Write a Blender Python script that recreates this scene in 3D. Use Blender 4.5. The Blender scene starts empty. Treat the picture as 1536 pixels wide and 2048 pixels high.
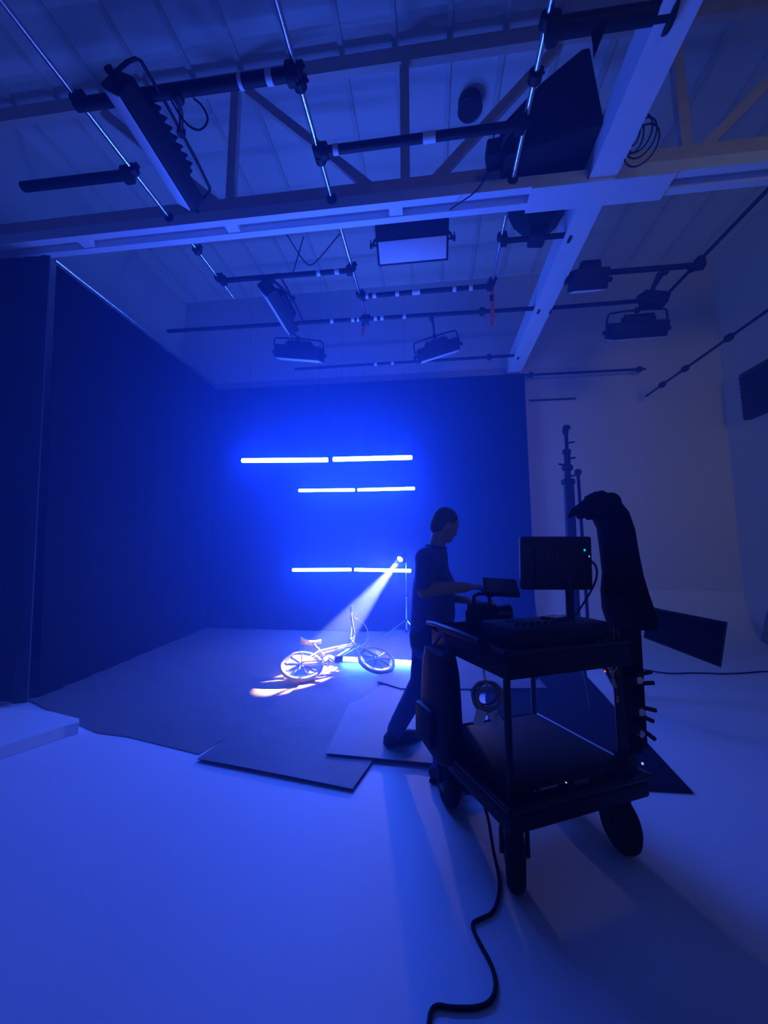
import bpy, bmesh, math, random
from mathutils import Vector, Matrix, noise

random.seed(4)
scene = bpy.context.scene
C = scene.collection
PI = math.pi

# ------------------------------------------------------------------ camera
cam_data = bpy.data.cameras.new('camera')
cam = bpy.data.objects.new('camera', cam_data)
C.objects.link(cam)
scene.camera = cam
YAW, PITCH = math.atan(94 / 780), math.atan(86 / 780)
cam_data.sensor_fit = 'AUTO'
cam_data.sensor_width = 36.0
cam_data.lens = 780 / 2048 * 36.0
cam_data.clip_start = 0.05
cam.location = (0, 0, 1.45)
cam.rotation_euler = (PI / 2 + PITCH, 0, YAW)

# ------------------------------------------------------------------ world, view, light levels
world = bpy.data.worlds.new('world')
scene.world = world
world.use_nodes = True
world.node_tree.nodes['Background'].inputs[0].default_value = (0.0, 0.0, 0.0, 1)
world.node_tree.nodes['Background'].inputs[1].default_value = 0.0
vs = scene.view_settings
vs.view_transform = 'Standard'
vs.look = 'None'
vs.gamma = 1.0
vs.use_curve_mapping = False
vs.exposure = 0.0
TUBE_COLOR = (0.020, 0.078, 1.0)
TUBE_POWER = 315.0
SPOT_POWER = 13000.0
HAZE_FAR = 0.085
HAZE_BACK = 0.15
HAZE_NEAR = 0.02
scene.cycles.volume_bounces = 0
scene.cycles.max_bounces = 4
scene.cycles.use_light_tree = False
scene.cycles.use_denoising = True
scene.cycles.sample_clamp_indirect = 6.0


def area_light(name, loc, target, sx, sy, power, color, spread=180):
    d = bpy.data.lights.new(name, 'AREA')
    d.shape = 'RECTANGLE'
    d.size, d.size_y = sx, sy
    d.energy = power
    d.color = color
    d.spread = math.radians(spread)
    o = bpy.data.objects.new(name, d)
    C.objects.link(o)
    o.location = loc
    o.rotation_euler = (Vector(target) - Vector(loc)).to_track_quat('-Z', 'Y').to_euler()
    return o


# unseen fill light added far behind the camera to lift the right-hand wall
area_light('rear_fill_light', (3.0, -6.5, 2.6), (4.2, 7.5, 3.2), 3.0, 2.6, 9.0, (0.80, 0.95, 1.0), 50)


# ------------------------------------------------------------------ materials
def mat(name, col, rough=0.6, metal=0.0, var=0.12, scale=9.0, bump=0.0, bscale=60.0, spec=0.5):
    m = bpy.data.materials.new(name)
    m.use_nodes = True
    nt = m.node_tree
    b = nt.nodes['Principled BSDF']
    b.inputs['Roughness'].default_value = rough
    b.inputs['Metallic'].default_value = metal
    b.inputs['Specular IOR Level'].default_value = spec
    tc = nt.nodes.new('ShaderNodeTexCoord')
    nz = nt.nodes.new('ShaderNodeTexNoise')
    nz.inputs['Scale'].default_value = scale
    nz.inputs['Detail'].default_value = 4
    nt.links.new(tc.outputs['Object'], nz.inputs['Vector'])
    mx = nt.nodes.new('ShaderNodeMix')
    mx.data_type = 'RGBA'
    mx.inputs[6].default_value = (*[c * (1 - var) for c in col], 1)
    mx.inputs[7].default_value = (*[min(1, c * (1 + var)) for c in col], 1)
    nt.links.new(nz.outputs['Fac'], mx.inputs[0])
    nt.links.new(mx.outputs[2], b.inputs['Base Color'])
    if bump:
        n2 = nt.nodes.new('ShaderNodeTexNoise')
        n2.inputs['Scale'].default_value = bscale
        nt.links.new(tc.outputs['Object'], n2.inputs['Vector'])
        bp = nt.nodes.new('ShaderNodeBump')
        bp.inputs['Strength'].default_value = bump
        bp.inputs['Distance'].default_value = 0.02
        nt.links.new(n2.outputs['Fac'], bp.inputs['Height'])
        nt.links.new(bp.outputs['Normal'], b.inputs['Normal'])
    return m


def glow(name, col, power):
    m = bpy.data.materials.new(name)
    m.use_nodes = True
    nt = m.node_tree
    nt.nodes.clear()
    out = nt.nodes.new('ShaderNodeOutputMaterial')
    e = nt.nodes.new('ShaderNodeEmission')
    e.inputs[0].default_value = (*col, 1)
    e.inputs[1].default_value = power
    nt.links.new(e.outputs[0], out.inputs['Surface'])
    return m


def haze_mat(name, density, aniso, k=1.0):
    m = bpy.data.materials.new(name)
    m.use_nodes = True
    nt = m.node_tree
    nt.nodes.clear()
    out = nt.nodes.new('ShaderNodeOutputMaterial')
    s = nt.nodes.new('ShaderNodeVolumeScatter')
    s.inputs['Color'].default_value = (0.15 * k, 0.36 * k, 1.0 * k, 1)
    s.inputs['Density'].default_value = density
    s.inputs['Anisotropy'].default_value = aniso
    nt.links.new(s.outputs[0], out.inputs['Volume'])
    return m


MT = {
    'floor': mat('white_floor_paint', (0.72, 0.72, 0.74), 0.55, var=0.05, scale=1.6, bump=0.05, bscale=25),
    'wall': mat('white_wall_paint', (0.62, 0.61, 0.60), 0.8, var=0.05, scale=1.2, bump=0.05, bscale=12),
    'ceil': mat('ceiling_board', (0.68, 0.66, 0.66), 0.85, var=0.10, scale=1.1),
    'joist': mat('joist_timber', (0.60, 0.57, 0.56), 0.85, var=0.15, scale=3),
    'timber': mat('truss_timber', (0.66, 0.54, 0.49), 0.8, var=0.2, scale=5),
    'beam': mat('white_steel_paint', (0.74, 0.74, 0.76), 0.5, var=0.06, scale=4),
    'drape': mat('black_drape_cloth', (0.010, 0.010, 0.011), 0.95, var=0.2, scale=30, spec=0.05),
    'curtain': mat('dark_grey_curtain', (0.07, 0.07, 0.075), 0.9, var=0.15, scale=20, spec=0.2),
    'sheet': mat('dark_floor_cloth', (0.165, 0.16, 0.16), 0.62, var=0.22, scale=3.5, bump=0.25, bscale=9, spec=0.4),
    'sheet2': mat('grey_floor_cloth', (0.26, 0.25, 0.25), 0.6, var=0.2, scale=3.0, bump=0.22, bscale=7, spec=0.4),
    'black': mat('matte_black', (0.012, 0.012, 0.013), 0.6, var=0.2, spec=0.3),
    'blackm': mat('black_metal', (0.02, 0.02, 0.022), 0.4, 0.4, var=0.1),
    'rubber': mat('black_rubber', (0.014, 0.014, 0.014), 0.8, var=0.2, spec=0.25),
    'chrome': mat('bright_steel_pipe', (0.80, 0.80, 0.82), 0.25, 1.0, var=0.05),
    'steel': mat('brushed_steel', (0.72, 0.72, 0.72), 0.35, 1.0, var=0.08),
    'white': mat('white_board', (0.80, 0.80, 0.80), 0.6, var=0.03),
    'diff': mat('white_diffuser', (0.85, 0.85, 0.87), 0.7, var=0.02),
    'tape': mat('white_tape', (0.80, 0.80, 0.80), 0.5, var=0.05),
    'orange': mat('orange_strap', (0.85, 0.16, 0.04), 0.7, var=0.15, scale=30),
    'skin': mat('skin', (0.38, 0.27, 0.23), 0.55, var=0.06),
    'hair': mat('dark_hair', (0.08, 0.075, 0.09), 0.7, var=0.3, scale=60),
    'shirt': mat('blue_shirt', (0.10, 0.16, 0.50), 0.9, var=0.15, scale=20, spec=0.2),
    'trouser': mat('dark_trousers', (0.06, 0.09, 0.29), 0.9, var=0.2, scale=20, spec=0.2),
    'shoe': mat('black_shoe', (0.015, 0.015, 0.016), 0.6),
    'frame': mat('pale_bike_frame', (0.82, 0.80, 0.76), 0.35, 0.0, var=0.04),
    'disc': mat('satin_wheel_disc', (0.80, 0.78, 0.74), 0.45, 0.0, var=0.08),
    'tyre': mat('cream_tyre', (0.70, 0.68, 0.63), 0.6, var=0.08),
    'grey': mat('grey_plinth', (0.20, 0.20, 0.20), 0.8, var=0.08),
    'bag': mat('clear_bag_plastic', (0.30, 0.29, 0.28), 0.4, var=0.2),
    'screen': mat('dark_screen', (0.02, 0.025, 0.03), 0.12),
    'tube': glow('tube_glow', TUBE_COLOR, TUBE_POWER),
    'lens': glow('spot_lens_glow', (1.0, 0.88, 0.72), 650.0),
    'teal': glow('teal_indicator', (0.0, 0.75, 0.80), 1.0),
    'bluel': glow('blue_indicator', (0.25, 0.40, 1.0), 1.2),
    'redl': glow('red_indicator', (1.0, 0.10, 0.05), 1.2),
    'warml': glow('warm_indicator', (1.0, 0.75, 0.65), 0.8),
}


# ------------------------------------------------------------------ geometry helpers
def V(*a):
    return Vector(a[0] if len(a) == 1 else a)


def frame_of(axis):
    z = V(axis).normalized()
    x = z.orthogonal().normalized()
    return x, z.cross(x), z


class G:
    def __init__(self):
        self.v, self.f = [], []

    def add(self, vs_, fs):
        o = len(self.v)
        self.v += [V(p) for p in vs_]
        self.f += [tuple(i + o for i in q) for q in fs]
        return self

    def box(self, c, s, R=None, bev=0.0):
        c = V(c)
        hx, hy, hz = s[0] / 2, s[1] / 2, s[2] / 2
        R = R or Matrix.Identity(3)
        if bev <= 0:
            p = [c + R @ V(sx * hx, sy * hy, sz * hz) for sz in (-1, 1) for sy in (-1, 1) for sx in (-1, 1)]
            return self.add(p, [(0, 2, 3, 1), (4, 5, 7, 6), (0, 1, 5, 4), (2, 6, 7, 3), (0, 4, 6, 2), (1, 3, 7, 5)])
        bm = bmesh.new()
        bmesh.ops.create_cube(bm, size=1)
        for w in bm.verts:
            w.co = V(w.co.x * s[0], w.co.y * s[1], w.co.z * s[2])
        bmesh.ops.bevel(bm, geom=bm.edges[:], offset=bev, segments=2, profile=0.5, affect='EDGES')
        bm.verts.index_update()
        p = [c + R @ w.co for w in bm.verts]
        q = [[w.index for w in fc.verts] for fc in bm.faces]
        bm.free()
        return self.add(p, q)

    def cyl(self, p, q, r0, r1=None, n=14):
        p, q = V(p), V(q)
        r1 = r0 if r1 is None else r1
        x, y, z = frame_of(q - p)
        vs_ = []
        for c, r in ((p, r0), (q, r1)):
            vs_ += [c + (x * math.cos(2 * PI * i / n) + y * math.sin(2 * PI * i / n)) * r for i in range(n)]
        fs = [(i, (i + 1) % n, n + (i + 1) % n, n + i) for i in range(n)]
        fs += [tuple(range(n - 1, -1, -1)), tuple(range(n, 2 * n))]
        return self.add(vs_, fs)

    def lathe(self, c, axis, prof, n=20):
        c = V(c)
        x, y, z = frame_of(axis)
        vs_, fs = [], []
        for r, h in prof:
            vs_ += [c + z * h + (x * math.cos(2 * PI * i / n) + y * math.sin(2 * PI * i / n)) * max(r, 1e-4) for i in range(n)]
        for k in range(len(prof) - 1):
            fs += [(k * n + i, k * n + (i + 1) % n, (k + 1) * n + (i + 1) % n, (k + 1) * n + i) for i in range(n)]
        fs += [tuple(range(n - 1, -1, -1)), tuple(range((len(prof) - 1) * n, len(prof) * n))]
        return self.add(vs_, fs)

    def sph(self, c, r, s=(1, 1, 1), R=None, nu=16, nv=10):
        c = V(c)
        R = R or Matrix.Identity(3)
        vs_ = [c + R @ V(0, 0, r * s[2])]
        for j in range(1, nv):
            t = PI * j / nv
            vs_ += [c + R @ V(r * s[0] * math.sin(t) * math.cos(2 * PI * i / nu), r * s[1] * math.sin(t) * math.sin(2 * PI * i / nu), r * s[2] * math.cos(t)) for i in range(nu)]
        vs_.append(c + R @ V(0, 0, -r * s[2]))
        fs = [(0, 1 + i, 1 + (i + 1) % nu) for i in range(nu)]
        for j in range(nv - 2):
            a, b = 1 + j * nu, 1 + (j + 1) * nu
            fs += [(a + i, b + i, b + (i + 1) % nu, a + (i + 1) % nu) for i in range(nu)]
        a, e = 1 + (nv - 2) * nu, len(vs_) - 1
        fs += [(e, a + (i + 1) % nu, a + i) for i in range(nu)]
        return self.add(vs_, fs)

    def tor(self, c, axis, R, r, n=40, m=10):
        c = V(c)
        x, y, z = frame_of(axis)
        vs_, fs = [], []
        for i in range(n):
            a = 2 * PI * i / n
            d = x * math.cos(a) + y * math.sin(a)
            vs_ += [c + d * (R + r * math.cos(2 * PI * j / m)) + z * (r * math.sin(2 * PI * j / m)) for j in range(m)]
        for i in range(n):
            for j in range(m):
                fs.append((i * m + j, ((i + 1) % n) * m + j, ((i + 1) % n) * m + (j + 1) % m, i * m + (j + 1) % m))
        return self.add(vs_, fs)

    def path(self, pts, r, n=8, smooth=0):
        pts = [V(p) for p in pts]
        for _ in range(smooth):
            q = [pts[0]]
            for a, b in zip(pts, pts[1:]):
                q += [a * .75 + b * .25, a * .25 + b * .75]
            pts = q + [pts[-1]]
        x = None
        vs_, fs = [], []
        for k, p in enumerate(pts):
            t = (pts[min(k + 1, len(pts) - 1)] - pts[max(k - 1, 0)]).normalized()
            if x is None:
                x = t.orthogonal().normalized()
            x = (x - t * x.dot(t)).normalized()
            y = t.cross(x)
            vs_ += [p + (x * math.cos(2 * PI * i / n) + y * math.sin(2 * PI * i / n)) * r for i in range(n)]
        for k in range(len(pts) - 1):
            fs += [(k * n + i, k * n + (i + 1) % n, (k + 1) * n + (i + 1) % n, (k + 1) * n + i) for i in range(n)]
        fs += [tuple(range(n - 1, -1, -1)), tuple(range((len(pts) - 1) * n, len(pts) * n))]
        return self.add(vs_, fs)

    def prism(self, poly, off):
        off = V(off)
        n = len(poly)
        vs_ = [V(p) for p in poly] + [V(p) + off for p in poly]
        fs = [tuple(range(n - 1, -1, -1)), tuple(range(n, 2 * n))] + [(i, (i + 1) % n, n + (i + 1) % n, n + i) for i in range(n)]
        return self.add(vs_, fs)

    def sheet(self, fn, nu, nv, off):
        off = V(off)
        g = [[V(fn(i / nu, j / nv)) for i in range(nu + 1)] for j in range(nv + 1)]
        w = nu + 1
        N = w * (nv + 1)
        vs_ = [p for row in g for p in row]
        vs_ += [p + off for p in vs_]
        fs = []
        for j in range(nv):
            for i in range(nu):
                a = j * w + i
                fs += [(a, a + 1, a + 1 + w, a + w), (N + a, N + a + w, N + a + 1 + w, N + a + 1)]
        for i in range(nu):
            fs += [(i, N + i, N + i + 1, i + 1), (nv * w + i, nv * w + i + 1, N + nv * w + i + 1, N + nv * w + i)]
        for j in range(nv):
            fs += [(j * w, (j + 1) * w, N + (j + 1) * w, N + j * w), (j * w + nu, N + j * w + nu, N + (j + 1) * w + nu, (j + 1) * w + nu)]
        return self.add(vs_, fs)

    def build(self, name, m, parent=None, loc=None, smooth=35, **tags):
        origin = V(ORI[parent.name]) if parent is not None else V(loc or (0, 0, 0))
        me = bpy.data.meshes.new(name)
        me.from_pydata([p - origin for p in self.v], [], self.f)
        bm = bmesh.new()
        bm.from_mesh(me)
        bmesh.ops.recalc_face_normals(bm, faces=bm.faces[:])
        bm.to_mesh(me)
        bm.free()
        if smooth:
            me.shade_smooth()
            me.set_sharp_from_angle(angle=math.radians(smooth))
        me.materials.append(MT[m])
        o = bpy.data.objects.new(name, me)
        C.objects.link(o)
        if parent is not None:
            o.parent = parent
        else:
            o.location = origin
        ORI[o.name] = tuple(origin)
        for k, t in tags.items():
            if t:
                o[k] = t
        return o


ORI = {}


def thing(name, loc, label, category, group=None, kind=None):
    o = bpy.data.objects.new(name, None)
    o.empty_display_size = 0.1
    C.objects.link(o)
    o.location = loc
    ORI[o.name] = tuple(loc)
    o['label'] = label
    o['category'] = category
    if group:
        o['group'] = group
    if kind:
        o['kind'] = kind
    return o


def rot(x=0, y=0, z=0):
    return (Matrix.Rotation(z, 3, 'Z') @ Matrix.Rotation(y, 3, 'Y') @ Matrix.Rotation(x, 3, 'X'))


def basis(x, y, z):
    return Matrix((V(x), V(y), V(z))).transposed()


# ------------------------------------------------------------------ room shell
XL, XR, YF, YB, ZC = -5.6, 5.6, -7.0, 7.9, 7.3
G().box(((XL + XR) / 2, (YF + YB) / 2, -0.1), (XR - XL, YB - YF, 0.2)).build('floor', 'floor', smooth=0, kind='structure', label='white painted studio floor', category='floor')
ceil = G().box(((XL + XR) / 2, (YF + YB) / 2, ZC + 0.1), (XR - XL, YB - YF, 0.2)).build('ceiling', 'ceil', smooth=0, kind='structure', label='ribbed studio ceiling high above the pipe grid', category='ceiling')
k = 0
x = XL + 0.30
while x < XR:
    G().box((x, (YF + YB) / 2, ZC - 0.02), (0.06, YB - YF - 0.1, 0.04)).build('joist', 'joist', ceil, smooth=0)
    x += 0.62
G().box((XL - 0.1, (YF + YB) / 2, ZC / 2), (0.2, YB - YF, ZC)).build('wall_left', 'wall', smooth=0, kind='structure', label='pale side wall behind the black curtain', category='wall')
G().box((XR + 0.1, (YF + YB) / 2, ZC / 2), (0.2, YB - YF, ZC)).build('wall_right', 'wall', smooth=0, kind='structure', label='pale side wall carrying the louvred box', category='wall')
G().box(((XL + XR) / 2, YB + 0.1, ZC / 2), (XR - XL, 0.2, ZC)).build('wall_back', 'wall', smooth=0, kind='structure', label='pale end wall behind the black backdrop', category='wall')
cove = [(1.95, YB, 0.0)]
for i in range(11):
    a = PI / 2 * i / 10
    cove.append((1.95, YB - 0.8 + 0.8 * math.sin(a), 0.8 - 0.8 * math.cos(a)))
G().prism(cove, (XR - 1.95, 0, 0)).build('trim_1', 'floor', smooth=30, kind='structure', label='curved white cove between floor and end wall', category='cove')

# long white beam and the double-railed cross beam
lb = G().box((1.66, 0.5 * (YF + YB), 5.17), (0.21, YB - YF, 0.30)).build('ceiling_beam', 'beam', smooth=0, kind='structure', label='white boxed beam running towards the backdrop', category='beam')
G().box((1.66, 0.5 * (YF + YB), 5.01), (0.25, YB - YF, 0.02)).build('bottom_plate', 'beam', lb, smooth=0)
cb = thing('cross_beam', (0, 3.68, 5.0), 'white double-railed cross beam spanning the studio', 'beam', kind='structure')
for yy in (3.60, 3.78):
    G().box(((XL + XR) / 2, yy, 5.06), (XR - XL, 0.075, 0.12)).build('rail', 'beam', cb, smooth=0)
G().box(((XL + XR) / 2, 3.69, 5.10), (XR - XL, 0.10, 0.04)).build('web', 'beam', cb, smooth=0)
for xx in (-3.9, -2.12, -0.32, 3.9, 5.3):
    G().box((xx, 3.69, 5.045), (0.14, 0.11, 0.07)).build('spacer_plate', 'beam', cb, smooth=0)
G().box((1.66, 3.69, 4.985), (1.30, 0.28, 0.03)).build('gusset_plate', 'beam', cb, smooth=0)

tr = thing('roof_truss', (0, 3.85, 5.2), 'brown timber roof truss standing on the cross beam', 'truss', kind='structure')
G().box(((XL + XR) / 2, 3.86, 5.36), (XR - XL, 0.10, 0.32)).build('bottom_chord', 'timber', tr, smooth=0)
G().box(((XL + XR) / 2, 3.86, 7.10), (XR - XL, 0.08, 0.20)).build('top_chord', 'timber', tr, smooth=0)
for xx in (-0.23, -2.25, 2.6):
    G().box((xx, 3.86, 6.2), (0.10, 0.08, 1.5)).build('king_post' if xx == -0.23 else 'post', 'timber', tr, smooth=0)


def strut(p, q, w, d):
    p, q = V(p), V(q)
    t = (q - p).normalized()
    R = basis(t, V(0, 1, 0), t.cross(V(0, 1, 0)))
    return G().box((p + q) / 2, ((q - p).length, d, w), R)


for a, b in (((-0.56, 5.44), (-2.1, 6.95)), ((0.04, 5.44), (1.45, 6.95)), ((-2.35, 5.44), (-4.0, 6.95)), ((2.7, 5.44), (4.2, 6.95))):
    strut((a[0], 3.86, a[1]), (b[0], 3.86, b[1]), 0.10, 0.06).build('diagonal', 'timber', tr, smooth=0)


# ------------------------------------------------------------------ drapes
def drape(name, a, b, a2, b2, zt, folds, amp, off, m, seed):
    """hanging cloth from top corners a, b to floor corners a2, b2 (xy)"""
    def fn(u, v):
        top = V(a).lerp(V(b), u)
        bot = V(a2).lerp(V(b2), u)
        p = top.lerp(bot, v)
        d = (V(b) - V(a)).normalized()
        nrm = V(-d.y, d.x)
        w = amp * (0.35 + 0.65 * v) * (math.sin(u * folds * 2 * PI + seed) + 0.5 * math.sin(u * folds * 3.7 * PI + 2 * seed))
        return (p.x + nrm.x * w, p.y + nrm.y * w, zt * (1 - v) + 0.012 * v)
    return G().sheet(fn, int(folds * 8), 10, off)


o = drape('black_backdrop', (-4.52, 7.50), (1.84, 7.50), (-4.52, 7.48), (1.86, 7.48), 4.95, 14, 0.007, (0, 0.012, 0), 'drape', 1.0)
o.build('backdrop_curtain', 'drape', loc=(-1.3, 7.5, 0), label='tall black backdrop curtain hanging across the back behind the light tubes', category='curtain')
o = drape('black_side_drape', (-4.47, 3.88), (-4.47, 7.49), (-3.98, 3.70), (-4.47, 7.49), 4.95, 9, 0.012, (-0.012, 0, 0), 'drape', 2.0)
o.build('side_curtain', 'drape', loc=(-4.4, 5.6, 0), label='black curtain running back along the side of the set to the corner', category='curtain')
o = drape('grey_return_curtain', (-5.5, 3.72), (-4.43, 3.74), (-5.5, 3.52), (-3.95, 3.54), 4.97, 5, 0.02, (0, 0.012, 0), 'curtain', 0.4)
o.build('return_curtain', 'curtain', loc=(-4.9, 3.6, 0), label='narrow dull grey curtain under the cross beam at the picture\'s left edge', category='curtain')


# ------------------------------------------------------------------ cloths and boards on the floor
def floor_sheet(name, poly, z, th, m, label, seed, cat='floor cloth'):
    bm = bmesh.new()
    vs_ = [bm.verts.new((p[0], p[1], 0)) for p in poly]
    bm.faces.new(vs_)
    bmesh.ops.triangulate(bm, faces=bm.faces[:])
    for _ in range(5):
        long_edges = [e for e in bm.edges if e.calc_length() > 0.28]
        if not long_edges:
            break
        bmesh.ops.subdivide_edges(bm, edges=long_edges, cuts=1)
        bmesh.ops.triangulate(bm, faces=bm.faces[:])
    for w in bm.verts:
        n = noise.noise(V(w.co.x * 1.7 + seed, w.co.y * 1.7, seed))
        w.co.z = z + 0.010 * max(0.0, n)
    r = bmesh.ops.extrude_face_region(bm, geom=bm.faces[:])
    for e in r['geom']:
        if isinstance(e, bmesh.types.BMVert):
            e.co.z += th
    bm.verts.index_update()
    g = G().add([w.co.copy() for w in bm.verts], [[w.index for w in f.verts] for f in bm.faces])
    bm.free()
    c = (sum(p[0] for p in poly) / len(poly), sum(p[1] for p in poly) / len(poly), 0)
    return g.build(name, m, loc=c, smooth=40, label=label, category=cat)


floor_sheet('floor_cloth', [(-4.08, 3.66), (-3.05, 3.19), (-2.72, 3.06), (-2.43, 3.03), (-1.70, 2.84), (-1.55, 3.47), (-1.3, 4.6), (-0.9, 7.47), (-4.52, 7.47), (-4.48, 6.0), (-4.30, 4.6)], 0.002, 0.004, 'sheet',
            'large black floor cloth spread from the side curtain to the bicycle', 1.3)
floor_sheet('floor_cloth', [(-1.66, 2.75), (-0.50, 2.53), (-0.42, 2.90), (-0.10, 4.5), (0.1, 7.47), (-1.2, 7.47), (-1.5, 3.9)], 0.016, 0.004, 'sheet',
            'middle dark floor cloth whose pointed corner reaches nearest the camera', 5.1)
floor_sheet('floor_cloth', [(-0.77, 2.90), (-0.02, 2.86), (0.30, 2.95), (0.42, 4.2), (0.35, 4.46), (-0.55, 4.42), (-0.72, 3.95), (-0.80, 3.85)], 0.031, 0.004, 'sheet2',
            'greyer floor cloth lying under the person\'s rear foot', 8.7)
floor_sheet('floor_cloth', [(-0.62, 4.50), (-0.34, 4.30), (0.35, 4.36), (1.2, 4.5), (1.2, 7.47), (-0.75, 7.47)], 0.044, 0.004, 'sheet',
            'small folded dark cloth on the floor in front of the glowing floor tube', 3.3)
floor_sheet('floor_cloth', [(0.40, 2.74), (1.57, 2.76), (1.66, 3.6), (1.82, 5.0), (1.85, 7.47), (1.0, 7.47), (0.52, 4.2)], 0.002, 0.004, 'drape',
            'black floor cloth with a sharp corner sticking out beside the cart', 6.3)
# low white slab at the left edge
slab = [(-5.2, 3.22), (-3.33, 3.21), (-2.94, 3.10), (-2.88, 3.04), (-2.93, 2.96), (-3.07, 2.60), (-3.35, 2.0), (-5.2, 2.0)]
G().prism([(p[0], p[1], 0.002) for p in slab], (0, 0, 0.088)).build('white_platform', 'white', loc=(-4.1, 2.7, 0), smooth=0, label='low white platform corner at the left below the grey curtain', category='platform')


# ------------------------------------------------------------------ glowing tubes
def tube(p, q, label, wires=()):
    p, q = V(p), V(q)
    d = (q - p).normalized()
    t = thing('light_tube', (p + q) / 2, label, 'light tube', 'glowing light tubes')
    r = 0.028
    G().lathe(p, d, [(0.0, 0.0), (r * .8, 0.004), (r, 0.012), (r, (q - p).length - 0.012), (r * .8, (q - p).length - 0.004), (0.0, (q - p).length)], 16).build('glow_tube', 'tube', t)
    for e, s in ((p, -1), (q, 1)):
        G().lathe(e + d * s * 0.002, d * s, [(0.014, 0.0), (0.016, 0.004), (0.016, 0.014), (0.010, 0.018)], 12).build('end_cap', 'black', t)
    for w in wires:
        e = p.lerp(q, w[0])
        G().cyl(e + V(0, 0, 0.02), w[1], 0.0012, n=6).build('hanging_wire', 'black', t)
    return t


tube((-2.40, 4.65, 2.655), (-1.262, 4.65, 2.63), 'longer-looking left glowing tube of the topmost row', ((0.1, (-2.29, 4.5, 5.04)), (0.9, (-1.37, 4.52, 5.04))))
tube((-1.205, 4.65, 2.635), (-0.225, 4.85, 2.68), 'right glowing tube of the topmost row', ((0.1, (-1.08, 4.52, 5.04)), (0.9, (-0.34, 5.03, 5.04))))
tube((-2.46, 7.0, 2.655), (-1.385, 7.0, 2.645), 'left glowing tube of the second row from the top', ((0.1, (-2.36, 7.0, 5.05)), (0.9, (-1.49, 7.0, 5.05))))
tube((-1.335, 7.0, 2.645), (-0.28, 7.0, 2.65), 'right glowing tube of the second row from the top', ((0.1, (-1.23, 7.0, 5.05)), (0.9, (-0.38, 7.0, 5.05))))
tube((-2.47, 6.8, 1.185), (-1.395, 6.8, 1.195), 'left glowing tube of the row just above the bicycle', ((0.1, (-2.36, 7.0, 5.05)), (0.9, (-1.5, 7.0, 5.05))))
tube((-1.345, 6.8, 1.195), (-0.35, 6.8, 1.18), 'right glowing tube above the bicycle, crossed by the spotlight beam', ((0.1, (-1.24, 7.0, 5.05)), (0.97, (-0.45, 7.05, 1.32))))
tube((-1.19, 5.24, 0.085), (-0.18, 5.15, 0.085), 'glowing tube lying on the floor behind the bicycle front wheel')
# ------------------------------------------------------------------ overhead pipe grid
def coupler(p, axis, r, parent):
    """swivel coupler: two half shells with a bolt and nut"""
    p = V(p)
    x, y, z = frame_of(axis)
    g = G().lathe(p - z * 0.035, z, [(r * .9, 0), (r, 0.006), (r, 0.064), (r * .9, 0.07)], 14)
    g.box(p + x * r, (0.05, 0.03, 0.05), basis(x, y, z), bev=0.006)
    g.cyl(p + x * (r + 0.01) - y * 0.03, p + x * (r + 0.01) + y * 0.035, 0.009, n=8)
    return g.build('coupler', 'black', parent)


def pipe(name, p, q, r, m, label, group, couplers=(), tapes=(), ball=None, flange=None):
    p, q = V(p), V(q)
    d = (q - p).normalized()
    t = thing(name, (p + q) / 2, label, 'pipe', group)
    L = (q - p).length
    G().lathe(p, d, [(r * .7, 0), (r, 0.004), (r, L - 0.004), (r * .7, L)], 16).build('tube', m, t)
    for c in couplers:
        coupler(p + d * c, d, r + 0.030, t)
    for c, w in tapes:
        G().lathe(p + d * (c - w / 2), d, [(r + .002, 0), (r + .004, 0.002), (r + .004, w - 0.002), (r + .002, w)], 16).build('tape_band', 'tape', t)
    if ball:
        e = q if ball > 0 else p
        G().sph(e, 0.052).build('end_ball', 'black', t)
    if flange:
        e = q if flange > 0 else p
        G().lathe(e - d * flange * 0.03, d * flange, [(r + .02, 0), (r + .05, 0.006), (r + .05, 0.028), (r + .03, 0.03)], 14).build('flange', 'black', t)
    return t


GL = 'bright steel pipes of the overhead grid'
GC = 'black cross pipes of the overhead grid'
ZP, ZX = 5.10, 5.055
pipe('grid_pipe', (-2.78, -1.0, ZP), (-2.78, 3.57, ZP), 0.021, 'chrome', 'leftmost bright steel pipe in front of the cross beam', GL, (3.44, 4.03), ball=1)
pipe('grid_pipe', (-0.97, -1.0, ZP), (-0.97, 3.55, ZP), 0.021, 'chrome', 'bright steel pipe overhead between the long lamp and the central panel lamp', GL, (3.47, 3.56, 4.06, 4.14), ball=1)
pipe('grid_pipe', (0.84, -1.0, ZP), (0.84, 3.57, ZP), 0.023, 'chrome', 'bright steel pipe passing in front of the big black softbox', GL, (3.41, 3.73, 4.03), ball=1)
pipe('grid_pipe', (-2.75, 3.90, ZP), (-2.75, 4.90, ZP), 0.021, 'chrome', 'short steel pipe beyond the cross beam, nearest the side curtain', GL, (0.12, 0.60))
pipe('grid_pipe', (-0.96, 3.90, ZP), (-0.95, 5.78, ZP), 0.021, 'chrome', 'steel pipe beyond the cross beam beside the central panel lamp', GL, (0.62, 1.14, 1.72))
pipe('grid_pipe', (0.85, 3.95, ZP), (0.86, 5.06, ZP), 0.021, 'chrome', 'steel pipe beyond the cross beam with an orange strap at its end', GL, (0.31, 1.05))
pipe('grid_pipe', (3.46, 2.5, ZP), (3.34, 5.72, ZP), 0.022, 'blackm', 'dark pipe running back overhead above the two right-hand lamps', GL, (2.43, 2.55, 3.1))
pipe('grid_pipe', (4.14, 4.2, 4.42), (4.05, 7.60, 4.42), 0.02, 'blackm', 'low dark pipe rising along the pale right-hand wall', GL, (1.4, 2.3, 2.9))

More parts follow.
